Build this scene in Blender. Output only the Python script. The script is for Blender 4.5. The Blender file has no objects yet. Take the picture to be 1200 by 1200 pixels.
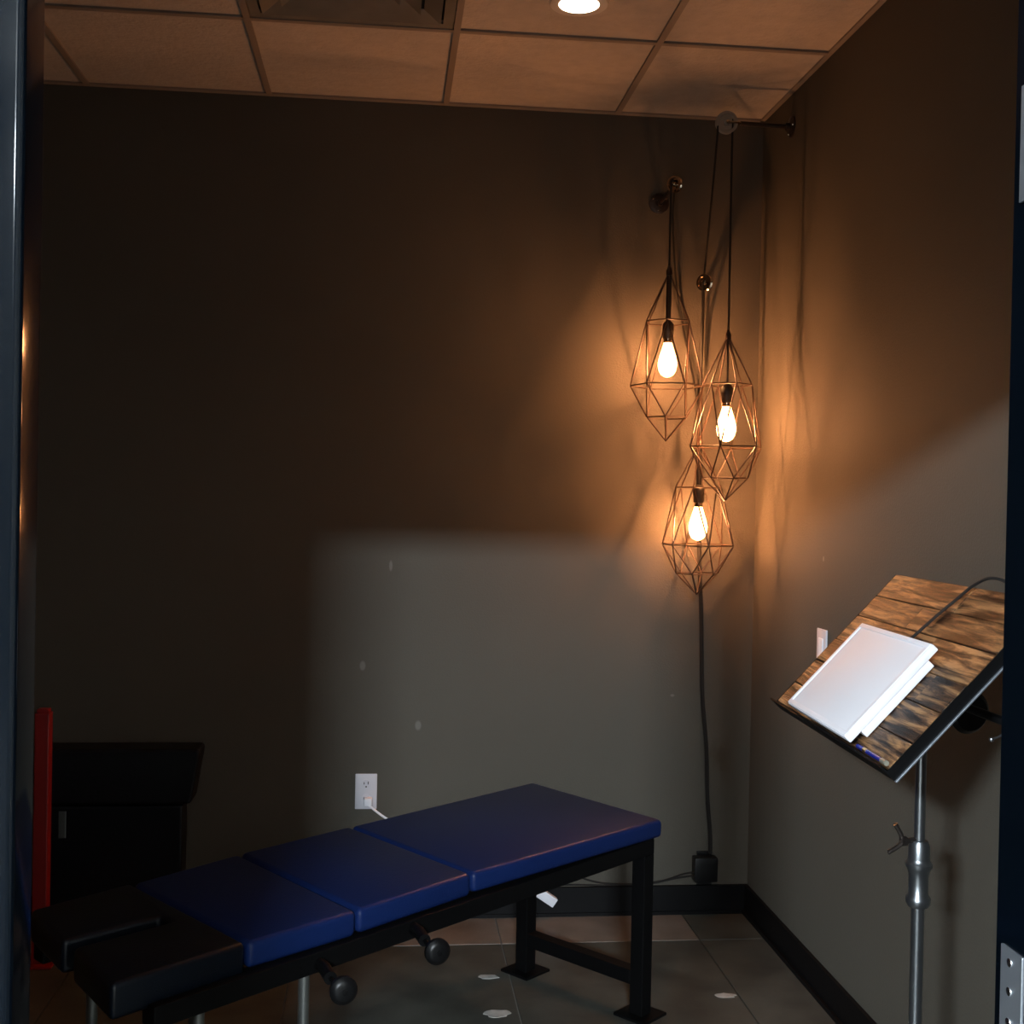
import bpy, bmesh, math, random
from mathutils import Vector, Matrix
random.seed(4)
V = Vector
SC = bpy.context.scene
COL = SC.collection

# ------------------------------------------------------------------ camera
F_PX, YAW, PIT, ROL = 1385.84, 0.1051, -0.0106, 0.0195
fw = V((math.sin(YAW)*math.cos(PIT), math.cos(YAW)*math.cos(PIT), math.sin(PIT)))
rt = V((math.cos(YAW), -math.sin(YAW), 0)); up = rt.cross(fw)
r2 = rt*math.cos(ROL) + up*math.sin(ROL); u2 = -rt*math.sin(ROL) + up*math.cos(ROL)
cam_d = bpy.data.cameras.new('camera'); cam = bpy.data.objects.new('camera', cam_d); COL.objects.link(cam)
cam.matrix_world = Matrix(((r2.x, u2.x, -fw.x, 0), (r2.y, u2.y, -fw.y, -4.1703), (r2.z, u2.z, -fw.z, 1.4828), (0, 0, 0, 1)))
cam_d.sensor_width = 36; cam_d.lens = 36*F_PX/1200; cam_d.clip_start = .05
SC.camera = cam

# ------------------------------------------------------------------ light, exposure
w = bpy.data.worlds.new('world'); SC.world = w; w.use_nodes = True
w.node_tree.nodes['Background'].inputs[0].default_value = (.6, .75, 1, 1)
w.node_tree.nodes['Background'].inputs[1].default_value = .02
SC.view_settings.view_transform = 'Standard'; SC.view_settings.look = 'None'
SC.view_settings.exposure = 0; SC.view_settings.gamma = 1; SC.view_settings.use_curve_mapping = False
# daylight through two high windows of the hall behind the camera
def window_light(name, loc, target, sx, sy, power):
    al = bpy.data.lights.new(name, 'AREA'); al.shape = 'RECTANGLE'; al.size = sx; al.size_y = sy
    al.energy = power; al.color = (.80, .91, 1)
    ao = bpy.data.objects.new(name, al); COL.objects.link(ao); ao.location = loc
    ao.rotation_euler = (V(target)-V(loc)).to_track_quat('-Z', 'Y').to_euler()
window_light('hall_end_daylight', (-.94, -12.93, 4.26), (-.3, -3, 2), 1.16, .32, 1080)
window_light('hall_side_daylight', (-3.45, -8.9, 3.42), (.2, -3, 2), .66, .28, 760)
BULB_FIL = 1650      # filament radiance
BULB_GLASS = 5.0

H = 2.8614; R = 1.326; LW = -1.75; YF = -3.055; YC = -3.17

# ------------------------------------------------------------------ materials
def mat(name, col, rough=.5, metal=0, spec=.5, coat=0, bump=None, var=None, emit=None, bscale=None):
    m = bpy.data.materials.new(name); m.use_nodes = True
    nt = m.node_tree; b = nt.nodes['Principled BSDF']
    b.inputs['Base Color'].default_value = (*col, 1); b.inputs['Roughness'].default_value = rough
    b.inputs['Metallic'].default_value = metal; b.inputs['Specular IOR Level'].default_value = spec
    b.inputs['Coat Weight'].default_value = coat
    tc = nt.nodes.new('ShaderNodeTexCoord')
    if var:
        sc, amt = var
        n = nt.nodes.new('ShaderNodeTexNoise'); n.inputs['Scale'].default_value = sc; n.inputs['Detail'].default_value = 6
        nt.links.new(tc.outputs['Object'], n.inputs['Vector'])
        cr = nt.nodes.new('ShaderNodeValToRGB')
        cr.color_ramp.elements[0].position = .3; cr.color_ramp.elements[1].position = .7
        cr.color_ramp.elements[0].color = (*[c*(1-amt) for c in col], 1)
        cr.color_ramp.elements[1].color = (*[min(1, c*(1+amt)) for c in col], 1)
        nt.links.new(n.outputs['Fac'], cr.inputs['Fac']); nt.links.new(cr.outputs['Color'], b.inputs['Base Color'])
    if bump:
        sc, st = bump
        n = nt.nodes.new('ShaderNodeTexNoise'); n.inputs['Scale'].default_value = sc; n.inputs['Detail'].default_value = 4
        nt.links.new(tc.outputs['Object'], n.inputs['Vector'])
        bp = nt.nodes.new('ShaderNodeBump'); bp.inputs['Strength'].default_value = st; bp.inputs['Distance'].default_value = .01
        nt.links.new(n.outputs['Fac'], bp.inputs['Height']); nt.links.new(bp.outputs['Normal'], b.inputs['Normal'])
    if emit:
        b.inputs['Emission Color'].default_value = (*emit[0], 1); b.inputs['Emission Strength'].default_value = emit[1]
    return m

M_wall = mat('wall_paint', (.092, .084, .068), .7, spec=.1, bump=(160, .12), var=(1.3, .05))
def scuffs(m, spots):
    nt = m.node_tree; b = nt.nodes['Principled BSDF']
    src = b.inputs['Base Color'].links[0].from_socket
    geo = nt.nodes.new('ShaderNodeNewGeometry')
    for (p, sx, sz) in spots:
        s = nt.nodes.new('ShaderNodeVectorMath'); s.operation = 'SUBTRACT'; s.inputs[1].default_value = p
        nt.links.new(geo.outputs['Position'], s.inputs[0])
        d = nt.nodes.new('ShaderNodeVectorMath'); d.operation = 'DIVIDE'; d.inputs[1].default_value = (sx, sx, sz)
        nt.links.new(s.outputs[0], d.inputs[0])
        l = nt.nodes.new('ShaderNodeVectorMath'); l.operation = 'LENGTH'; nt.links.new(d.outputs[0], l.inputs[0])
        mr = nt.nodes.new('ShaderNodeMapRange'); mr.inputs['From Min'].default_value = .6; mr.inputs['From Max'].default_value = 1
        mr.inputs['To Min'].default_value = .25; mr.inputs['To Max'].default_value = 0
        nt.links.new(l.outputs['Value'], mr.inputs['Value'])
        mx = nt.nodes.new('ShaderNodeMixRGB'); mx.inputs['Color2'].default_value = (.34, .33, .30, 1)
        nt.links.new(mr.outputs[0], mx.inputs['Fac']); nt.links.new(src, mx.inputs['Color1']); src = mx.outputs['Color']
    nt.links.new(src, b.inputs['Base Color'])
scuffs(M_wall, [((.016, 0, 1.242), .007, .022), ((-.076, 0, .89), .012, .02), ((.122, 0, .68), .013, .02),
                ((1.034, 0, .788), .009, .006), ((1.326, -.684, 1.32), .008, .01)])
M_hall = mat('hall_paint', (.66, .64, .60), .6)
M_tile = mat('ceiling_tile', (.50, .45, .39), .9, spec=.1, bump=(60, .35), var=(22, .06))
M_grid = mat('ceiling_grid', (.26, .22, .185), .5, spec=.3)
M_base = mat('black_baseboard', (.003, .003, .0035), .5, spec=.2, bump=(30, .05))
M_slate = mat('slate_tile', (.074, .076, .064), .45, spec=.5, bump=(9, .25), var=(5, .38))
M_tan = mat('tan_tile', (.20, .165, .135), .42, bump=(9, .2), var=(6, .25))
M_grout = mat('grout', (.26, .25, .23), .8, var=(20, .2))
M_paintspot = mat('white_paint_spatter', (.50, .50, .47), .6, var=(40, .2))
M_frame = mat('door_frame_paint', (.0012, .0026, .0046), .10, spec=.10)
M_hinge = mat('brushed_steel', (.62, .68, .76), .33, metal=.9, bump=(90, .05))
M_screw = mat('screw_steel', (.85, .88, .95), .2, metal=1)
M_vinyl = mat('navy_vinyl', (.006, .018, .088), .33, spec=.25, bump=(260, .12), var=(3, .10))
M_vinyl_shade = mat('shaded_navy_vinyl', (.003, .006, .012), .34, spec=.35, bump=(260, .12))  # navy vinyl of the head end, its shade put into the colour
M_bsteel = mat('black_steel', (.003, .003, .0033), .5, spec=.15, bump=(120, .05))
M_plastic = mat('black_plastic', (.005, .005, .0055), .35, spec=.3)
M_greymetal = mat('grey_steel', (.22, .23, .22), .4, metal=.8)
M_cage = mat('bronze_wire', (.055, .029, .017), .45, metal=.4)
M_cord = mat('black_cloth_cord', (.009, .0075, .006), .8)
M_brass = mat('aged_nickel', (.55, .45, .34), .18, metal=1)
M_socket = mat('dark_socket', (.035, .028, .022), .45)
M_iron = mat('dark_iron', (.05, .04, .035), .38, metal=.7, bump=(70, .2))
M_wheel = mat('painted_pulley_wheel', (.34, .30, .25), .5, metal=.3, bump=(70, .2))
M_pole = mat('galvanised_pole', (.30, .32, .34), .30, metal=.95, bump=(50, .05))
M_white = mat('white_plastic', (.91, .91, .96), .6, spec=.3)
M_outlet = mat('outlet_plastic', (.66, .65, .70), .35)
M_slot = mat('socket_slot', (.05, .05, .05), .6)
M_red = mat('red_paint', (.26, .008, .007), .42)
M_blk = mat('black_case', (.003, .0035, .006), .45, spec=.25, bump=(80, .1))
M_navyb = mat('navy_fabric', (.006, .008, .028), .7, bump=(60, .3))
M_vent = mat('vent_grey', (.20, .19, .165), .5, metal=.2, var=(7, .2))
M_vdark = mat('vent_shadow_gap', (.04, .035, .03), .8)
M_trimw = mat('lamp_trim_white', (.6, .56, .5), .4)

def emis(name, col, st, transp=False):
    m = bpy.data.materials.new(name); m.use_nodes = True; nt = m.node_tree; nt.nodes.clear()
    o = nt.nodes.new('ShaderNodeOutputMaterial'); e = nt.nodes.new('ShaderNodeEmission')
    e.inputs[0].default_value = (*col, 1); e.inputs[1].default_value = st
    if transp:
        t = nt.nodes.new('ShaderNodeBsdfTransparent'); a = nt.nodes.new('ShaderNodeAddShader')
        g = nt.nodes.new('ShaderNodeBsdfGlossy'); g.inputs['Roughness'].default_value = .05
        mx = nt.nodes.new('ShaderNodeMixShader'); mx.inputs[0].default_value = .05
        nt.links.new(t.outputs[0], mx.inputs[1]); nt.links.new(g.outputs[0], mx.inputs[2])
        nt.links.new(mx.outputs[0], a.inputs[0]); nt.links.new(e.outputs[0], a.inputs[1]); nt.links.new(a.outputs[0], o.inputs[0])
    else:
        nt.links.new(e.outputs[0], o.inputs[0])
    return m
M_fil = emis('glowing_filament', (1, .38, .135), BULB_FIL)
M_glass = emis('glowing_bulb_glass', (1, .52, .20), BULB_GLASS, True)
M_lens = emis('downlight_lens', (1, .80, .58), 9)

# weathered reclaimed wood, grain along local x
def wood():
    m = bpy.data.materials.new('weathered_wood'); m.use_nodes = True; nt = m.node_tree; b = nt.nodes['Principled BSDF']
    tc = nt.nodes.new('ShaderNodeTexCoord'); oi = nt.nodes.new('ShaderNodeObjectInfo')
    off = nt.nodes.new('ShaderNodeVectorMath'); off.operation = 'ADD'
    cm = nt.nodes.new('ShaderNodeCombineXYZ'); ml = nt.nodes.new('ShaderNodeMath'); ml.operation = 'MULTIPLY'; ml.inputs[1].default_value = 9
    nt.links.new(oi.outputs['Random'], ml.inputs[0]); nt.links.new(ml.outputs[0], cm.inputs[0]); nt.links.new(ml.outputs[0], cm.inputs[2])
    nt.links.new(tc.outputs['Object'], off.inputs[0]); nt.links.new(cm.outputs[0], off.inputs[1])
    mp = nt.nodes.new('ShaderNodeMapping'); mp.inputs['Scale'].default_value = (6, 62, 30)
    nt.links.new(off.outputs[0], mp.inputs[0])
    n = nt.nodes.new('ShaderNodeTexNoise'); n.inputs['Scale'].default_value = 1; n.inputs['Detail'].default_value = 9; n.inputs['Roughness'].default_value = .62; n.inputs['Distortion'].default_value = .5
    nt.links.new(mp.outputs[0], n.inputs['Vector'])
    cr = nt.nodes.new('ShaderNodeValToRGB'); e = cr.color_ramp.elements
    e[0].position = .41; e[0].color = (.012, .006, .004, 1); e[1].position = .62; e[1].color = (.44, .235, .10, 1)
    x = e.new(.49); x.color = (.10, .050, .024, 1)
    nt.links.new(n.outputs['Fac'], cr.inputs[0])
    # per-plank tone
    hs = nt.nodes.new('ShaderNodeHueSaturation'); mr = nt.nodes.new('ShaderNodeMapRange')
    mr.inputs['To Min'].default_value = .7; mr.inputs['To Max'].default_value = 1.15
    nt.links.new(oi.outputs['Random'], mr.inputs[0]); nt.links.new(mr.outputs[0], hs.inputs['Value'])
    nt.links.new(cr.outputs[0], hs.inputs['Color']); nt.links.new(hs.outputs[0], b.inputs['Base Color'])
    b.inputs['Roughness'].default_value = .5; b.inputs['Specular IOR Level'].default_value = .3
    bp = nt.nodes.new('ShaderNodeBump'); bp.inputs['Strength'].default_value = .9; bp.inputs['Distance'].default_value = .006
    nt.links.new(n.outputs['Fac'], bp.inputs['Height']); nt.links.new(bp.outputs[0], b.inputs['Normal'])
    return m
M_wood = wood()

# ------------------------------------------------------------------ mesh helpers
def box(bm, x0, x1, y0, y1, z0, z1, M=None, bev=0):
    r = bmesh.ops.create_cube(bm, size=1)
    T = Matrix.Translation(((x0+x1)/2, (y0+y1)/2, (z0+z1)/2)) @ Matrix.Diagonal((abs(x1-x0), abs(y1-y0), abs(z1-z0), 1))
    bmesh.ops.transform(bm, matrix=T, verts=r['verts'])
    vs = r['verts']
    if bev:
        es = list({e for v in vs for e in v.link_edges})
        g = bmesh.ops.bevel(bm, geom=es, offset=bev, segments=2, affect='EDGES', profile=.6)
        vs = list({v for f in g['faces'] for v in f.verts} | {v for v in vs if v.is_valid})
    if M is not None: bmesh.ops.transform(bm, matrix=M, verts=vs)
    return vs

def tube(bm, pts, r, seg=8, cap=True):
    pts = [V(p) for p in pts]; rings = []
    rr = r if isinstance(r, (list, tuple)) else [r]*len(pts)
    prev = None
    for i, p in enumerate(pts):
        if i == 0: t = pts[1]-p
        elif i == len(pts)-1: t = p-pts[i-1]
        else: t = (pts[i+1]-p).normalized() + (p-pts[i-1]).normalized()
        t = t.normalized() if t.length > 1e-9 else V((0, 0, 1))
        if prev is None: a = t.orthogonal().normalized()
        else:
            a = prev - t*prev.dot(t); a = a.normalized() if a.length > 1e-6 else t.orthogonal().normalized()
        prev = a; b = t.cross(a)
        rings.append([bm.verts.new(p + (a*math.cos(k*2*math.pi/seg) + b*math.sin(k*2*math.pi/seg))*rr[i]) for k in range(seg)])
    for i in range(len(rings)-1):
        for k in range(seg):
            bm.faces.new((rings[i][k], rings[i][(k+1) % seg], rings[i+1][(k+1) % seg], rings[i+1][k]))
    if cap:
        bm.faces.new(rings[0][::-1]); bm.faces.new(rings[-1])

def lathe(bm, prof, seg=24, M=None):
    """prof: list of (radius, z) from bottom to top"""
    rings = []; vs = []
    for (r, z) in prof:
        if r < 1e-6:
            v = bm.verts.new((0, 0, z)); rings.append([v]); vs.append(v)
        else:
            ring = [bm.verts.new((r*math.cos(k*2*math.pi/seg), r*math.sin(k*2*math.pi/seg), z)) for k in range(seg)]
            rings.append(ring); vs += ring
    for a, b in zip(rings, rings[1:]):
        for k in range(seg):
            k2 = (k+1) % seg
            if len(a) == 1 and len(b) > 1: bm.faces.new((a[0], b[k2], b[k]))
            elif len(b) == 1 and len(a) > 1: bm.faces.new((a[k], a[k2], b[0]))
            elif len(a) > 1: bm.faces.new((a[k], a[k2], b[k2], b[k]))
    if len(rings[0]) > 1: bm.faces.new(rings[0][::-1])
    if len(rings[-1]) > 1: bm.faces.new(rings[-1])
    if M is not None: bmesh.ops.transform(bm, matrix=M, verts=vs)

def align(p, d):
    """matrix taking local +z to direction d at p"""
    return Matrix.Translation(p) @ V((0, 0, 1)).rotation_difference(V(d).normalized()).to_matrix().to_4x4()

def prism(bm, poly, z0, z1, bev=0, seg=3):
    bot = [bm.verts.new((x, y, z0)) for x, y in poly]; top = [bm.verts.new((x, y, z1)) for x, y in poly]
    n = len(poly); fs = [bm.faces.new(top), bm.faces.new(bot[::-1])]
    for i in range(n): fs.append(bm.faces.new((bot[i], bot[(i+1) % n], top[(i+1) % n], top[i])))
    bmesh.ops.recalc_face_normals(bm, faces=fs)
    if bev:
        es = list({e for f in fs for e in f.edges})
        bmesh.ops.bevel(bm, geom=es, offset=bev, segments=seg, affect='EDGES', profile=.5)

def spline(pts, n=8):
    pts = [V(p) for p in pts]; out = []
    P = [pts[0]*2-pts[1]] + pts + [pts[-1]*2-pts[-2]]
    for i in range(1, len(P)-2):
        for k in range(n):
            t = k/n; a, b, c, d = P[i-1], P[i], P[i+1], P[i+2]
            out.append(.5*((2*b) + (c-a)*t + (2*a-5*b+4*c-d)*t*t + (3*b-a-3*c+d)*t**3))
    out.append(pts[-1]); return out

def obj(name, bm, m, parent=None, smooth=False, mw=None):
    bmesh.ops.recalc_face_normals(bm, faces=bm.faces)
    me = bpy.data.meshes.new(name); bm.to_mesh(me); bm.free()
    if smooth:
        for p in me.polygons: p.use_smooth = True
        me.set_sharp_from_angle(angle=math.radians(38))
    me.materials.append(m)
    o = bpy.data.objects.new(name, me); COL.objects.link(o)
    if parent is not None: o.parent = parent
    if mw is not None: o.matrix_world = mw
    return o
def tag(o, label=None, cat=None, group=None, kind=None):
    if label: o['label'] = label
    if cat: o['category'] = cat
    if group: o['group'] = group
    if kind: o['kind'] = kind
    return o
def empty(name, loc, label, cat, group=None):
    o = bpy.data.objects.new(name, None); COL.objects.link(o); o.location = loc; o.empty_display_size = .05
    bpy.context.view_layer.update()
    return tag(o, label, cat, group)
def part(name, bm, m, root, smooth=False):
    """mesh given in world coordinates, parented to root without moving"""
    o = obj(name, bm, m, None, smooth)
    par = root; top = root
    while top.parent: top = top.parent      # parts sit at the origin of their thing
    mi = Matrix.Translation(top.location)
    o.parent = par; o.matrix_parent_inverse = Matrix.Identity(4)
    me = o.data; me.transform(mi.inverted())
    return o
def struct(name, bm, m, parent=None):
    o = obj(name, bm, m, parent)
    if parent is None: o['kind'] = 'structure'
    return o
B = bmesh.new

# ------------------------------------------------------------------ structure: treatment room
bm = B(); box(bm, LW-.1, R+.1, 0, .1, 0, H+.2); struct('wall_back', bm, M_wall)
bm = B(); box(bm, R, R+.1, YF, 0, 0, H+.2); struct('wall_right', bm, M_wall)
bm = B(); box(bm, LW-.1, LW, YF, 0, 0, H+.2); struct('wall_left', bm, M_wall)
JL, JR, DH = -.345, .611, 2.045      # rough faces of the doorway, head height
bm = B()
box(bm, -3.8, JL-.03, YC, YF, 0, 4.95); box(bm, JR+.03, 3.1, YC, YF, 0, 4.95); box(bm, JL-.03, JR+.03, YC, YF, DH+.03, 4.95)
struct('wall_front', bm, M_wall)

# floor: base slab and stone tiles
bm = B(); box(bm, -3.8, 3.1, -13.2, .1, -.10, -.008); fl = struct('floor', bm, M_grout)
TX = [1.082+.677*k for k in range(-5, 2)]; TY = [-.262-.677*k for k in range(-1, 5)]
for i in range(len(TX)-1):
    for j in range(len(TY)-1):
        x0, x1 = max(TX[i], LW), min(TX[i+1], R); y1, y0 = min(TY[j], 0), max(TY[j+1], YF)
        if x1-x0 < .02 or y1-y0 < .02: continue
        bm = B(); g = .0022; box(bm, x0+g, x1-g, y0+g, y1-g, -.010, 0, bev=.0012)
        tan = (j == 0 and i < len(TX)-2)
        obj('tile', bm, M_tan if tan else M_slate, fl)
# worn white paint drops on the floor
sp = [(.34, -.532, .030, .018), (.342, -.795, .036, .026), (1.04, -.712, .030, .016)]
for (x, y, a, b) in sp:
    bm = B(); poly = []
    for k in range(16):
        t = k*2*math.pi/16; q = 1 + random.uniform(-.2, .2); poly.append((x+a*q*math.cos(t), y+b*q*math.sin(t)))
    prism(bm, poly, 0, .0012)
    obj('paint_spot', bm, M_paintspot, fl)

# suspended ceiling: grid bars and tiles, one air diffuser in it
bm = B(); box(bm, LW-.1, R+.1, YF, .05, H+.03, H+.08); ce = struct('ceiling', bm, M_tile)
CX = [-1.0405+.6096*k for k in range(-2, 5)]; CY = [0.0-.0] + [-.6617-.6096*k for k in range(0, 5)]
CX = [LW] + [x for x in CX if LW+.05 < x < R-.05] + [R]
CY = [0] + [y for y in CY[1:] if y > YF+.05] + [YF]
bm = B()
for x in CX[1:-1]: box(bm, x-.010, x+.010, YF, 0, H-.001, H+.006)
for y in CY[1:-1]: box(bm, LW, R, y-.010, y+.010, H-.0012, H+.0055)
box(bm, LW, R, -.022, 0, H-.0014, H+.005); box(bm, R-.016, R, YF, 0, H-.0014, H+.005); box(bm, LW, LW+.022, YF, 0, H-.0014, H+.005)
obj('grid_bar', bm, M_grid, ce)
vent_cell = None
for i in range(len(CX)-1):
    for j in range(len(CY)-1):
        x0, x1, y1, y0 = CX[i], CX[i+1], CY[j], CY[j+1]
        if abs(x1-.179) < .02 and j == 1: vent_cell = (x0, x1, y0, y1); continue
        bm = B(); box(bm, x0+.002, x1-.002, y0+.002, y1-.002, H+.006, H+.028, bev=.003)
        obj('ceiling_tile', bm, M_tile, ce)
# diffuser
x0, x1, y0, y1 = vent_cell; cx, cy = (x0+x1)/2, (y0+y1)/2
t = empty('air_diffuser', (cx, cy, H), 'square grey metal air diffuser set in the suspended ceiling left of the downlight', 'vent')
bm = B(); box(bm, x0+.012, x1-.012, y0+.012, y1-.012, H+.026, H+.03); part('backing', bm, M_vdark, t)
def ring(bm, h0, h1, za, zb, th):
    # sloped square louvre: outer half size h0 at height zb, inner half size h1 at za
    c = [(-1, -1), (1, -1), (1, 1), (-1, 1)]
    a = [bm.verts.new((cx+h0*s, cy+h0*q, za)) for s, q in c]; b = [bm.verts.new((cx+h1*s, cy+h1*q, zb)) for s, q in c]
    a2 = [bm.verts.new((cx+(h0)*s, cy+(h0)*q, za+th)) for s, q in c]; b2 = [bm.verts.new((cx+(h1)*s, cy+(h1)*q, zb+th)) for s, q in c]
    for i in range(4):
        j = (i+1) % 4
        bm.faces.new((a[i], a[j], b[j], b[i])); bm.faces.new((a2[i], a2[j], b2[j], b2[i])); bm.faces.new((a[i], a[j], a2[j], a2[i])); bm.faces.new((b[i], b[j], b2[j], b2[i]))
bm = B(); ring(bm, .292, .262, H+.002, H+.003, .003); part('frame', bm, M_vent, t)
for (a, b) in ((.255, .205), (.195, .145), (.135, .085)):
    bm = B(); ring(bm, a, b, H-.004, H+.018, .002); part('louvre', bm, M_vent, t)
bm = B(); box(bm, cx-.07, cx+.07, cy-.07, cy+.07, H-.003, H-.001); part('centre_plate', bm, M_vent, t)
# downlight
t = empty('recessed_downlight', (.503, -.912, H), 'round recessed downlight glowing white in the ceiling tile near the top edge', 'ceiling light')
bm = B(); lathe(bm, [(.066, -.004), (.080, -.004), (.082, 0), (.082, .012), (.066, .012)], 32, Matrix.Translation((.503, -.912, H)))
part('trim_ring', bm, M_trimw, t, True)
bm = B(); lathe(bm, [(0, -.010), (.03, -.009), (.055, -.005), (.066, .002), (.066, .006)], 32, Matrix.Translation((.503, -.912, H)))
part('lens', bm, M_lens, t, True)

# baseboards (stepped black profile)
bm = B(); box(bm, LW, R, -.013, 0, 0, .102); box(bm, LW, R, -.019, -.013, 0, .012); struct('baseboard_back', bm, M_base)
bm = B(); box(bm, R-.013, R, YF, -.013, 0, .102); box(bm, R-.022, R-.013, YF, -.013, 0, .014); struct('baseboard_right', bm, M_base)
bm = B(); box(bm, LW, LW+.013, YF, -.013, 0, .102); struct('baseboard_left', bm, M_base)

# ------------------------------------------------------------------ hall outside the door (behind the camera)
HX0, HX1, HY, HZ = -3.7, 3.0, -13.1, 4.9
def wall_with_window(name, axis, a0, a1, w0, w1, z0, z1, p0, p1):
    """wall slab spanning a0..a1 with an opening w0..w1, z0..z1; p0..p1 is its thickness"""
    bm = B()
    for (a, b, c, d) in ((a0, w0, 0, HZ), (w1, a1, 0, HZ), (w0, w1, 0, z0), (w0, w1, z1, HZ)):
        if axis == 'x': box(bm, a, b, p0, p1, c, d)
        else: box(bm, p0, p1, a, b, c, d)
    struct(name, bm, M_hall)
def window_frame(name, axis, w0, w1, z0, z1, p0, p1):
    bm = B(); g = .03
    for (a, b, c, d) in ((w0, w0+g, z0, z1), (w1-g, w1, z0, z1), (w0+g, w1-g, z0, z0+g), (w0+g, w1-g, z1-g, z1)):
        if axis == 'x': box(bm, a, b, p0, p1, c, d)
        else: box(bm, p0, p1, a, b, c, d)
    struct(name, bm, M_white)
bm = B(); box(bm, HX0, HX1, HY, YC, HZ, HZ+.1); struct('ceiling_hall', bm, M_hall)
bm = B(); box(bm, HX1, HX1+.1, HY, YC, 0, HZ); struct('wall_hall_right', bm, M_hall)
wall_with_window('wall_hall_end', 'x', HX0, HX1, -1.58, -.30, 4.06, 4.46, HY-.1, HY)
window_frame('window_1', 'x', -1.58, -.30, 4.06, 4.46, HY-.06, HY-.01)
wall_with_window('wall_hall_left', 'y', HY, YC, -9.3, -8.5, 3.2, 3.64, HX0-.1, HX0)
window_frame('window_2', 'y', -9.3, -8.5, 3.2, 3.64, HX0-.06, HX0-.01)

# ------------------------------------------------------------------ door frame (steel, dark paint) with hinges
bm = B()
# left jamb: casing, rabbet and a slightly splayed stop with rounded edge
box(bm, JL-.03, JL, YC-.004, YF, 0, DH)
SL = Matrix.Translation((-.3000, -3.168, 0))
vs = box(bm, -.045, 0, 0, .060, -.01, DH, M=SL)
es = [e for e in {e for v in vs for e in v.link_edges} if abs(e.verts[0].co.z-e.verts[1].co.z) > 1 and min(v.co.x for v in e.verts) > -.32]
bmesh.ops.bevel(bm, geom=es, offset=.007, segments=8, affect='EDGES', profile=.5)
box(bm, -.46, -.338, YC-.020, YC-.002, 0, DH+.10, bev=.006)
# right jamb, head, casings
box(bm, JR, JR+.03, YC-.004, YF, 0, DH)
box(bm, JR+.002, JR+.13, YC-.016, YC-.002, 0, DH+.10, bev=.004)
box(bm, JL, JR, YC-.004, YF, DH, DH+.03)
box(bm, -.46, JR+.13, YC-.018, YC-.002, DH+.002, DH+.10, bev=.004)
dj = struct('door_1', bm, M_frame)
for p in dj.data.polygons: p.use_smooth = True
dj.data.set_sharp_from_angle(angle=math.radians(35))
for z0, lab in ((1.782, 'upper bright steel hinge leaf on the right door jamb'), (.942, 'lower bright steel hinge leaf on the right door jamb with round screws')):
    t = empty('door_hinge', (JR, -3.08, z0), lab, 'hinge')
    bm = B(); box(bm, JR-.003, JR+.0002, -3.108, -3.069, z0, z0+.114, bev=.0008); part('leaf', bm, M_hinge, t)
    for k, (dy, dz) in enumerate(((-.088, .012), (-.088, .043), (-.088, .073), (-.088, .101))):
        bm = B(); lathe(bm, [(.0045, 0), (.0042, .0010), (.0025, .0016), (0, .0018)], 14, align((JR-.0028, -2.998+dy, z0+dz), (-1, 0, 0))); part('screw', bm, M_screw, t, True)

# ------------------------------------------------------------------ bench
BF = V((.809, -.838, 0)); BD = V((.749, .663, 0)); BP = V((-.663, .749, 0))
def bw(u, v, z): return BF - BD*u + BP*v + V((0, 0, z))
BM = Matrix(((-BD.x, BP.x, 0, BF.x), (-BD.y, BP.y, 0, BF.y), (0, 0, 1, 0), (0, 0, 0, 1)))   # local (u, v, z)
ZT = .57
bench = empty('adjusting_bench', (.05, -1.2, 0), 'long navy vinyl treatment bench in four sections on a black steel frame', 'bench')
Fp = [V(p) for p in ((.809, -.838), (.223, -1.305), (-.048, -1.552), (-.267, -1.731), (-.492, -1.930))]
Bp = [V(p) for p in ((.486, -.378), (-.087, -.878), (-.359, -1.119), (-.577, -1.343), (-.755, -1.518))]
def shrink(a, b, g): return a + (b-a).normalized()*g
zt = [(.518, .570), (.514, .571), (.512, .570)]
for i in range(3):
    g = .003
    poly = [shrink(Fp[i], Fp[i+1], g), shrink(Fp[i+1], Fp[i], g), shrink(Bp[i+1], Bp[i], g), shrink(Bp[i], Bp[i+1], g)]
    bm = B(); prism(bm, [(p.x, p.y) for p in poly], zt[i][0], zt[i][1], bev=.014, seg=4)
    o = part('cushion', bm, M_vinyl, bench, True)
    o['label'] = ['longest cushion at the foot end', 'short middle cushion', 'darker short cushion beside the head piece'][i]
# head piece with face slot open to the end
a, b, c, d = shrink(Fp[3], Fp[4], .004), Fp[4], Bp[4], shrink(Bp[3], Bp[4], .004)
s1 = V((-.455, -1.585)); s2 = (b+c)/2
ax = (s2-s1).normalized(); nn = V((-ax.y, ax.x)); hw = .024
if nn.dot(c-b) < 0: nn = -nn
poly = [a, b, s2-nn*hw, s1-nn*hw, s1+nn*hw, s2+nn*hw, c, d]
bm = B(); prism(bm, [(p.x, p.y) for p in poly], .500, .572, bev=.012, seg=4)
o = part('head_cushion', bm, M_vinyl_shade, bench, True); o['label'] = 'split navy head cushion, coloured dark for the shade there, with a face slot'
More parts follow.
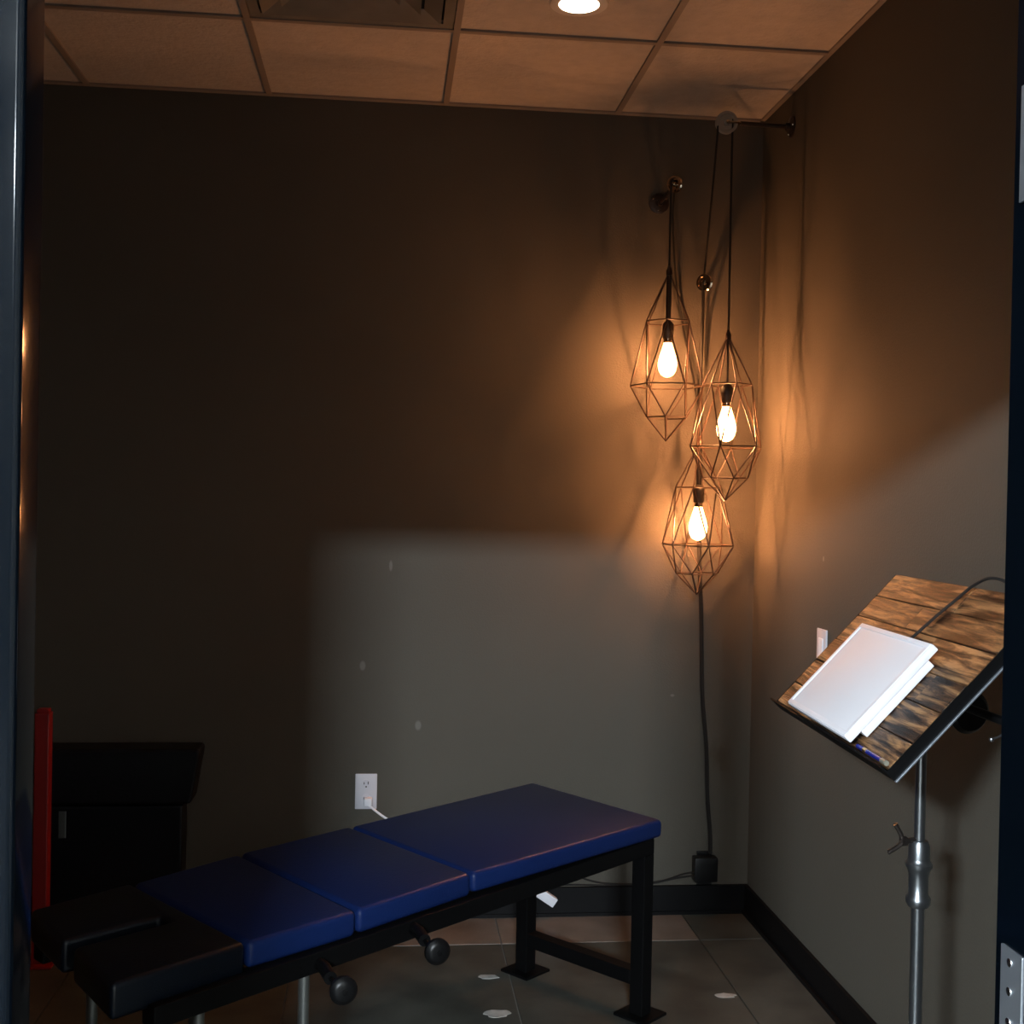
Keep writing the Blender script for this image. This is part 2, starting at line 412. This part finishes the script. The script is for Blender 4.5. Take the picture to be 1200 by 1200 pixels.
# steel frame
for v in (.045, .49):
    bm = B(); box(bm, .012, 1.62, v-.0225, v+.0225, .468, .512, M=BM, bev=.003); part('rail', bm, M_bsteel, bench)
for u in (.035, .80, 1.12, 1.40):
    bm = B(); box(bm, u-.02, u+.02, .0675, .4675, .470, .508, M=BM, bev=.003); part('cross_member', bm, M_bsteel, bench)
for (u, v) in ((.035, .045), (.035, .49)):
    bm = B(); box(bm, u-.0225, u+.0225, v-.0225, v+.0225, .006, .468, M=BM, bev=.003); lg = part('leg', bm, M_bsteel, bench)
    bm = B(); box(bm, u-.055, u+.055, v-.055, v+.055, 0, .008, M=BM, bev=.002); part('foot_plate', bm, M_bsteel, bench)
bm = B(); box(bm, .014, .056, .0675, .4675, .088, .130, M=BM, bev=.003); part('stretcher', bm, M_bsteel, bench)
for (u, v) in ((1.24, .06), (1.50, .06), (1.24, .48), (1.50, .48)):
    bm = B(); tube(bm, [bw(u, v, .004), bw(u, v, .47)], .0125, 12); part('leg', bm, M_greymetal, bench, True)['label'] = 'thin round grey leg'
bm = B(); box(bm, 1.20, 1.54, .03, .51, 0, .006, M=BM, bev=.002); part('foot_plate', bm, M_bsteel, bench)
# release knobs on rods under the near edge
for (u, ur, z) in ((1.262, 1.232, .476), (.997, .961, .484)):
    bm = B(); tube(bm, [bw(ur-.01, .06, z+.012), bw(ur, 0.0, z+.008), bw((u+ur)/2+.006, -.045, z+.006)], .014, 12)
    tube(bm, [bw((u+ur)/2+.006, -.045, z+.006), bw(u, -.085, z)], .005, 8)
    rod = part('release_rod', bm, M_bsteel, bench, True)
    bm = B(); n = (V((0, -4.17, 1.3))-bw(u, -.1, z)); n = (-BP*.9 - BD*.42)
    lathe(bm, [(.010, -.010), (.025, -.007), (.029, -.002), (.029, .007), (.023, .013), (.016, .016), (0, .015)], 24, align(bw(u, -.097, z), n))
    part('release_knob', bm, M_plastic, bench, True)
    bm = B(); lathe(bm, [(.006, 0), (.006, .003), (0, .004)], 12, align(bw(u, -.097, z)+n.normalized()*.0148, n)); part('knob_cap', bm, M_bsteel, bench, True)

# ------------------------------------------------------------------ wall outlets
def outlet(name, p, nrm, label, cat, toggle=False):
    n = V(nrm); t = empty(name, p, label, cat)
    x = V((0, 0, 1)).cross(n).normalized() if False else V((n.y, -n.x, 0)).normalized()
    Mx = Matrix(((x.x, n.x, 0, p[0]), (x.y, n.y, 0, p[1]), (0, 0, 1, p[2]), (0, 0, 0, 1)))
    bm = B(); box(bm, -.038, .038, 0, .006, -.062, .062, M=Mx, bev=.0025); part('cover_plate', bm, M_outlet, t, True)
    if toggle:
        bm = B(); box(bm, -.017, .017, .006, .0085, -.034, .034, M=Mx, bev=.001); rk = part('rocker', bm, M_white, t)
    else:
        for dz in (-.0265, .0265):
            bm = B(); 
            lathe(bm, [(.0165, 0), (.0165, .0022), (0, .0024)], 20, Mx @ Matrix.Translation((0, .006, dz)) @ Matrix.Rotation(-math.pi/2, 4, 'X'))
            r = part('socket', bm, M_outlet, t, True)
            bm = B()
            box(bm, -.0085, -.0055, .0080, .0092, dz-.001, dz+.009, M=Mx); box(bm, .0055, .0085, .0080, .0092, dz-.001, dz+.007, M=Mx); box(bm, -.0025, .0025, .0080, .0092, dz-.0115, dz-.0065, M=Mx)
            part('socket_slots', bm, M_slot, t)
    return t
outlet('wall_outlet', (-.056, 0, .449), (0, -1, 0), 'white double wall outlet on the back wall above the bench with a white plug', 'outlet')
outlet('light_switch', (R, -.695, 1.045), (-1, 0, 0), 'white wall plate on the right wall half hidden behind the wooden board', 'wall plate', True)
# white cord with its socket end hanging behind the bench
t = empty('white_extension_cord', (-.04, -.02, .40), 'white extension cord from the back wall outlet, running down behind the bench', 'cord')
bm = B(); box(bm, -.062, -.034, -.040, -.008, .405, .432, bev=.005); part('plug', bm, M_white, t, True)
pts = spline([(-.045, -.036, .408), (.0, -.045, .375), (.06, -.042, .335), (.14, -.035, .27), (.26, -.035, .19), (.40, -.035, .14), (.50, -.035, .125), (.545, -.035, .112)], 6)
bm = B(); tube(bm, pts, .0042, 8); part('cable', bm, M_white, t, True)
bm = B(); Mx = Matrix.Translation((.580, -.040, .082)) @ Matrix.Rotation(math.radians(34), 4, 'Y')
box(bm, -.043, .043, -.014, .014, -.017, .017, M=Mx, bev=.004); part('socket_end', bm, M_white, t, True)

# black adapter by the corner and black cables along the baseboard
t = empty('black_power_adapter', (1.16, -.03, .13), 'black plug-in power adapter low on the back wall at the foot of the lamp cords', 'adapter')
bm = B(); box(bm, 1.115, 1.200, -.060, -.014, .128, .215, bev=.006); part('adapter_body', bm, M_plastic, t, True)
bm = B(); box(bm, 1.135, 1.19, -.012, 0, .105, .225, bev=.002); part('outlet_plate', bm, M_plastic, t)
for i, (pts, lab) in enumerate((([(1.12, -.045, .150), (1.05, -.03, .135), (.95, -.028, .116), (.80, -.026, .113), (.70, -.026, .116), (.64, -.027, .117)], 'straight black cable lying along the top of the back baseboard'),
             ([(1.118, -.04, .160), (1.08, -.03, .150), (1.0, -.035, .128), (.90, -.034, .118), (.78, -.038, .126), (.70, -.036, .148), (.64, -.03, .172)], 'curving black cable climbing the back wall from the baseboard behind the bench'))):
    bm = B(); tube(bm, spline(pts, 6), .0032, 7); tag(obj('black_cable', bm, M_cord, None, True), lab, 'cable')

# ------------------------------------------------------------------ pendant lamps
BUN = [V(p) for p in ((1.108, -.030, 2.20), (1.106, -.026, 1.96), (1.110, -.024, 1.80), (1.112, -.022, 1.60), (1.116, -.022, 1.33), (1.128, -.022, 1.10), (1.133, -.022, .95), (1.140, -.022, .78), (1.158, -.022, .60), (1.166, -.022, .42), (1.178, -.022, .30), (1.180, -.026, .222))]
def pendant(x, y, ztop, zbot, label, over, rot, bun_from, off, sock_dz, sheath=.0):
    """over: cord path from the cage top over its pulley down to the wall"""
    h = ztop-zbot
    t = empty('pendant_lamp', (x, y, ztop), label, 'pendant lamp', 'three wire cage pendant lamps in the corner')
    rr = [(.0, 0, 0), (-.30*h, .082, 0), (-.675*h, .125, .5), (-.862*h, .075, 0), (-h, 0, 0)]
    N = 6; ringp = []
    for dz, r, ph in rr:
        ringp.append([V((x+r*math.cos(rot+(k+ph)*2*math.pi/N), y+r*math.sin(rot+(k+ph)*2*math.pi/N), ztop+dz)) for k in range(N)] if r > 0 else [V((x, y, ztop+dz))])
    bm = B(); wr = .0023
    e = []
    for k in range(N):
        k1 = (k+1) % N
        e += [(ringp[0][0], ringp[1][k]), (ringp[1][k], ringp[1][k1]), (ringp[1][k], ringp[2][k]), (ringp[1][k1], ringp[2][k]),
              (ringp[2][k], ringp[2][k1]), (ringp[2][k], ringp[3][k]), (ringp[2][k], ringp[3][k1]), (ringp[3][k], ringp[3][k1]), (ringp[3][k], ringp[4][0])]
    for a, b in e: tube(bm, [a, b], wr, 6)
    lathe(bm, [(.0, -.018), (.010, -.014), (.011, 0), (.006, .012), (.004, .02)], 12, Matrix.Translation((x, y, ztop)))
    part('wire_cage', bm, M_cage, t, True)
    zs = ztop - sock_dz      # top of socket
    bm = B(); lathe(bm, [(.0, -.052), (.016, -.052), (.018, -.046), (.018, -.028), (.0195, -.026), (.0195, -.004), (.014, .004), (.006, .012), (0, .012)], 20, Matrix.Translation((x, y, zs))); part('socket', bm, M_socket, t, True)
    bm = B(); lathe(bm, [(.0145, -.066), (.0150, -.063), (.0140, -.060), (.0150, -.057), (.0150, -.050)], 16, Matrix.Translation((x, y, zs))); part('bulb_collar', bm, M_brass, t, True)
    zb = zs-.062
    bm = B(); lathe(bm, [(0, -.122), (.010, -.120), (.021, -.113), (.0285, -.100), (.0325, -.083), (.0325, -.070), (.028, -.050), (.021, -.028), (.0155, -.010), (.0135, 0)], 24, Matrix.Translation((x, y, zb)))
    g = part('bulb', bm, M_glass, t, True)
    bm = B()
    for k in range(4):
        a0 = k*math.pi/2; a1 = a0+.4
        tube(bm, [(x+.003*math.cos(a0), y+.003*math.sin(a0), zb-.035), (x+.006*math.cos(a1), y+.006*math.sin(a1), zb-.092)], .0022, 6)
    part('filament', bm, M_fil, g, True)
    # cord: inside the cage, up over the pulley, down the wall to the adapter
    o3 = V(off)
    low = [V((x, y, zs+.01)), V((x, y, ztop))]
    path = spline(over, 8)
    bp = [b+o3 for b in BUN[bun_from:]]
    wall = spline([path[-1]] + bp, 5)[1:]
    bm = B(); tube(bm, low+path[0:]+wall, .0038, 7)
    part('cord', bm, M_cord, t, True)
    if sheath:
        bm = B(); tube(bm, [(x, y, zs+.008), (x, y, zs+sheath*.5), (x, y, ztop+.004)], [.0085, .010, .008], 10); part('cord_wrap', bm, M_cord, t, True)
    return t
pendant(.943, -.20, 2.272, 1.693, 'wire cage pendant lamp hanging highest and furthest left, at the back wall',
        [(.943, -.20, 2.30), (.943, -.20, 2.545), (.948, -.20, 2.583), (.962, -.17, 2.560), (.975, -.10, 2.47), (1.005, -.045, 2.27), (1.04, -.028, 2.10)], .25, 2, (-.004, 0, 0), .178, sheath=.15)
pendant(1.122, -.31, 2.045, 1.492, 'wire cage pendant lamp at middle height, nearest the right wall',
        [(1.122, -.31, 2.08), (1.121, -.31, 2.70), (1.121, -.31, 2.752), (1.117, -.31, 2.772), (1.102, -.31, 2.780), (1.080, -.31, 2.774), (1.071, -.31, 2.752), (1.071, -.305, 2.70), (1.082, -.20, 2.48), (1.100, -.060, 2.26)], .62, 0, (.004, .004, 0), .172)
pendant(1.0755, -.148, 1.696, 1.165, 'lowest wire cage pendant lamp in front of the black cords running to the floor',
        [(1.0755, -.148, 1.72), (1.0755, -.148, 2.20), (1.077, -.145, 2.245), (1.088, -.12, 2.262), (1.098, -.08, 2.235), (1.10, -.045, 2.12)], .05, 1, (0, -.003, 0), .160, sheath=.14)

# pulleys
def pulley(loc, label, wc, axis, wr, pipe, flange_p, flange_n, m_wheel, thick=.016, fs=1):
    t = empty('cord_pulley', loc, label, 'pulley', 'pulleys carrying the lamp cords')
    bm = B(); lathe(bm, [(0, 0), (.036, 0), (.036, .005), (.026, .008), (.013, .010), (.012, .024), (0, .024)], 24, align(flange_p, flange_n) @ Matrix.Scale(fs, 4)); part('wall_flange', bm, M_iron, t, True)
    for k in range(3):
        q = align(flange_p, flange_n) @ V((.026*fs*math.cos(k*2.09+.5), .026*fs*math.sin(k*2.09+.5), .006*fs))
        bm = B(); lathe(bm, [(.004, 0), (.003, .003), (0, .004)], 8, align(q, flange_n)); part('screw', bm, M_brass, t, True)
    bm = B(); tube(bm, pipe, .0075, 12); part('pipe_arm', bm, M_iron, t, True)
    A = V(axis).normalized()
    bm = B(); h = thick/2
    lathe(bm, [(0, -h), (wr*.26, -h), (wr*.30, -h*.35), (wr*.70, -h*.35), (wr*.76, -h), (wr, -h), (wr, -h*.6), (wr*.82, -h*.15), (wr*.82, h*.15), (wr, h*.6), (wr, h), (wr*.76, h), (wr*.70, h*.35), (wr*.30, h*.35), (wr*.26, h), (0, h)], 28, align(wc, A)); part('wheel', bm, m_wheel, t, True)
    bm = B(); lathe(bm, [(0, -h-.012), (.006, -h-.010), (.006, h+.010), (0, h+.012)], 12, align(wc, A)); part('axle_bolt', bm, M_brass, t, True)
    # fork
    bm = B()
    e = V(pipe[-1])-V(wc); 
    for s in (-1, 1):
        tube(bm, [V(wc)+A*s*(h+.003), V(wc)+A*s*(h+.004)+e*.75, V(pipe[-1])+e.normalized()*.004], [.005, .004, .004], 8)
    part('fork', bm, M_brass, t, True)
    return t
pulley((1.20, -.31, 2.75), 'round pulley wheel near the ceiling on a black pipe from the right wall', (1.1005, -.31, 2.752), (0, 1, .05), .037,
       [(R, -.31, 2.750), (1.20, -.31, 2.751), (1.148, -.31, 2.752)], (R, -.31, 2.750), (-1, 0, 0), M_wheel)
pulley((.95, -.1, 2.56), 'pulley on the back wall above the left lamp with a dark round flange', (.958, -.190, 2.572), (1, .8, .1), .028,
       [(.947, 0, 2.552), (.950, -.10, 2.556), (.958, -.158, 2.572)], (.947, 0, 2.552), (0, -1, 0), M_brass)
pulley((1.10, -.1, 2.25), 'small pulley on the back wall above the lowest lamp', (1.086, -.130, 2.252), (1, .9, .1), .029,
       [(1.118, 0, 2.268), (1.110, -.05, 2.266), (1.090, -.095, 2.262)], (1.118, 0, 2.268), (0, -1, 0), M_brass, fs=.6)

# ------------------------------------------------------------------ stand with wooden board
A0 = V((.866, -1.628, 1.05)); E = V((-.0518, -.99866, 0)).normalized(); S = V((.6785, -.0352, .73373)).normalized(); NN = S.cross(E).normalized()
if NN.z < 0: NN = -NN
BW = Matrix(((E.x, S.x, NN.x, A0.x), (E.y, S.y, NN.y, A0.y), (E.z, S.z, NN.z, A0.z), (0, 0, 0, 1)))
LE, LS = .668, .388
PX, PY = 1.038, -1.98
st = empty('book_stand', (PX, PY, 0), 'tall galvanised pipe stand with a tilted rustic plank board, near the right wall', 'stand')
def bpart(name, bm, m, par, smooth=False):
    bmesh.ops.transform(bm, matrix=BW, verts=bm.verts); 
    o = part(name, bm, m, st, smooth)
    if par is not None: o.parent = par
    return o
bm = B(); box(bm, .0, LE, -.004, LS-.004, -.022, -.018); box(bm, 0, LE+.002, -.008, -.004, -.022, .012)
box(bm, LE-.0008, LE+.002, -.004, LS-.004, -.022, -.002); box(bm, -.002, 0, -.004, LS-.004, -.022, -.002); tray = bpart('steel_tray', bm, M_bsteel, None)
bm = B(); box(bm, LE-.004, LE+.0065, -.008, LS-.004, -.026, -.022, bev=.0015); bpart('edge_strip', bm, M_hinge, tray)['label'] = 'bright bare metal edge strip'
rows = [0, .058, .127, .190, .262, .322, LS]
cuts = [(.0, .24, LE), (.0, .46, LE), (.0, .30, .55, LE), (.0, .43, LE), (.0, .27, LE), (.0, .40, LE)]
for i in range(6):
    for j in range(len(cuts[i])-1):
        dz = random.uniform(-.0025, 0)
        x0, x1 = cuts[i][j]+.0008, cuts[i][j+1]-.0008
        y0, y1 = rows[i]+.0008, rows[i+1]-.0008
        bm = B(); box(bm, x0, x1, y0, y1, -.018, dz, bev=.0022)
        o = obj('plank', bm, M_wood, tray); o.matrix_local = Matrix.Translation((-PX, -PY, 0)) @ BW
# hub, tilt joint and lever behind the board
ctr = BW @ V((LE/2+.013, LS/2, -.022))
bm = B(); lathe(bm, [(0, -.004), (.055, -.004), (.055, -.012), (.030, -.022), (.018, -.045), (0, -.045)], 24, align(ctr, NN)); part('mounting_plate', bm, M_bsteel, st, True)
hub = ctr - NN*.052
bm = B(); lathe(bm, [(0, -.03), (.020, -.028), (.022, -.02), (.022, .02), (.020, .028), (0, .03)], 20, align(hub, (0, 1, 0))); part('tilt_joint', bm, M_bsteel, st, True)
bm = B(); tube(bm, [hub+V((0, -.015, 0)), (1.112, -2.0, 1.094)], .011, 10); lathe(bm, [(.010, 0), (.012, .004), (.040, .008), (.042, .018), (.034, .026), (0, .028)], 28, align(V((1.112, -2.0, 1.094)), (.15, -1, -.1))); part('tilt_knob', bm, M_plastic, st, True)
bm = B(); tube(bm, [hub+V((.0, -.05, -.01)), hub+V((.06, -.075, -.035)), hub+V((.125, -.08, -.058))], [.009, .008, .009], 10); part('handle', bm, M_plastic, st, True)
bm = B(); tube(bm, spline([hub+V((.145, -.07, -.02)), hub+V((.137, -.08, -.060)), hub+V((.118, -.085, -.082)), hub+V((.100, -.085, -.090))], 4), .0022, 8)
lathe(bm, [(0, -.005), (.004, -.003), (.005, 0), (.004, .003), (0, .005)], 10, Matrix.Translation(hub+V((.098, -.085, -.091)))); part('lever', bm, M_pole, st, True)
bm = B(); tube(bm, [(PX, PY, .77), (PX, PY, 1.0), (PX, PY, hub.z-.01), (hub.x, hub.y, hub.z)], .0103, 16); part('upper_pole', bm, M_pole, st, True)
bm = B(); tube(bm, [(PX, PY, .02), (PX, PY, .73)], .0125, 16); part('lower_pole', bm, M_pole, st, True)
bm = B(); lathe(bm, [(.013, .738), (.019, .740), (.0235, .748), (.0235, .757), (.0185, .764), (.0185, .800), (.0215, .812), (.0255, .818), (.0255, .824), (.0215, .829), (.0205, .834), (.0205, .858), (.016, .868), (.0105, .870)], 28, Matrix.Translation((PX, PY, -.031))); part('pipe_coupling', bm, M_pole, st, True)
bm = B()
wz = .838; c0 = V((PX-.034, PY-.006, wz))
tube(bm, [V((PX-.008, PY, wz)), c0], .0055, 10); lathe(bm, [(0, -.006), (.010, -.005), (.009, .005), (0, .006)], 12, align(c0, (1, .1, 0)))
tube(bm, spline([c0, c0+V((-.008, 0, .016)), c0+V((-.018, 0, .033))], 4), [.006]*2+[.0045]*7, 8); tube(bm, spline([c0, c0+V((-.014, 0, -.012)), c0+V((-.032, 0, -.022))], 4), [.006]*2+[.0045]*7, 8)
part('wing_screw', bm, M_iron, st, True)
bm = B(); lathe(bm, [(0, 0), (.19, 0), (.19, .010), (.17, .018), (.04, .030), (.022, .05), (0, .05)], 36, Matrix.Translation((PX, PY, 0))); part('base', bm, M_iron, st, True)

# white tablet case resting on the board
t = empty('tablet_case', tuple(BW @ V((.335, .11, 0))), 'white square plastic device case lying on the tilted plank board', 'device case')
def case_part(name, bm, m, smooth=True):
    bmesh.ops.transform(bm, matrix=BW, verts=bm.verts); return part(name, bm, m, t, smooth)
e0, e1, s0, s1 = .163, .520, .0, .230
bm = B(); box(bm, e0+.01, e1-.002, s0+.028, s1-.026, .0005, .016, bev=.002); case_part('body', bm, M_white)
bm = B(); box(bm, e0, e1, s0, s1, .016, .031, bev=.003); case_part('lid', bm, M_white)
bm = B(); g = .012
for a, b, c, d in ((e0+.002, e1-.002, s0+.002, s0+g), (e0+.002, e1-.002, s1-g, s1-.002), (e0+.002, e0+g, s0+g, s1-g), (e1-g, e1-.002, s0+g, s1-g)):
    box(bm, a, b, c, d, .031, .0335, bev=.001)
case_part('rim', bm, M_white)
bm = B(); box(bm, .40, .43, s1-.0095, s1-.005, .0335, .0345, bev=.0004); case_part('latch', bm, M_white)
# black cable from the case over the board's top edge
pts = [(.372, .222, .012), (.352, .245, .004), (.365, .300, .004), (.388, .350, .006), (.425, .382, .014), (.47, .400, .018), (.51, .405, .004), (.54, .398, -.03), (.55, .37, -.06)]
bm = B(); tube(bm, [BW @ p for p in spline(pts, 8)], .0030, 8); tag(obj('power_cable', bm, M_cord, None, True), 'thin black cable curving from the white case over the top of the plank board', 'cable')
# blue and orange reflection built as a small pen in the tray lip
t = empty('blue_glint', tuple(BW @ V((.60, .006, .004))), 'blue pen with an orange band, a painted reflection in the lip of the plank board', 'glint')
M_glintb = mat('glint_blue', (.02, .03, .30), .25); M_glinto = mat('glint_orange', (.8, .5, .2), .3, metal=1); M_glintg = mat('glint_grey', (.4, .38, .3), .4, metal=.5)
def glint(a, b, r, m, nm):
    bm = B(); tube(bm, [BW @ V((a, .005, .005)), BW @ V((b, .005, .005))], r, 12); part(nm, bm, m, t, True)
glint(.525, .640, .0042, M_glintb, 'glint_rod'); glint(.556, .572, .0045, M_glinto, 'band'); glint(.640, .662, .0046, M_glintg, 'cap')

# ------------------------------------------------------------------ things at the left of the back wall
t = empty('black_case', (-.87, -.06, 0), 'black upright case with a wide overhanging top, standing against the back wall', 'case')
bm = B(); box(bm, -1.10, -.665, -.125, -.022, 0, .435, bev=.008); part('body', bm, M_blk, t)
bm = B()
vs = [(-1.125, .445), (-.635, .445), (-.608, .61), (-.612, .628), (-1.125, .628)]
M90 = Matrix.Rotation(math.pi/2, 4, 'X')
prism(bm, vs, .022, .145, bev=.008, seg=2); bmesh.ops.transform(bm, matrix=M90, verts=bm.verts)
part('top', bm, M_blk, t)
bm = B(); box(bm, -1.065, -1.04, -.130, -.124, .33, .42, bev=.003); part('latch', bm, M_greymetal, t)
t = empty('red_post', (-1.05, -.35, 0), 'narrow red upright post standing in front of the black case', 'post')
bm = B(); box(bm, -1.077, -1.033, -.372, -.328, .006, .790, bev=.004); part('post', bm, M_red, t)
bm = B(); box(bm, -1.073, -1.037, -.368, -.332, .790, .802, bev=.004); part('end_cap', bm, M_red, t)
bm = B(); box(bm, -1.10, -1.01, -.40, -.30, 0, .008, bev=.002); part('foot', bm, M_red, t)
t = empty('navy_bag', (-1.22, -.42, 0), 'dark navy fabric bag beside the red post at the left edge', 'bag')
bm = B(); box(bm, -1.36, -1.10, -.52, -.36, 0, .42, bev=.04); part('body', bm, M_navyb, t, True)
bm = B(); box(bm, -1.34, -1.115, -.49, -.39, .40, .545, bev=.012); part('top', bm, M_blk, t, True)
bm = B(); tube(bm, spline([(-1.30, -.44, .54), (-1.29, -.44, .60), (-1.23, -.44, .62), (-1.17, -.44, .60), (-1.16, -.44, .54)], 5), .008, 8); part('handle', bm, M_blk, t, True)
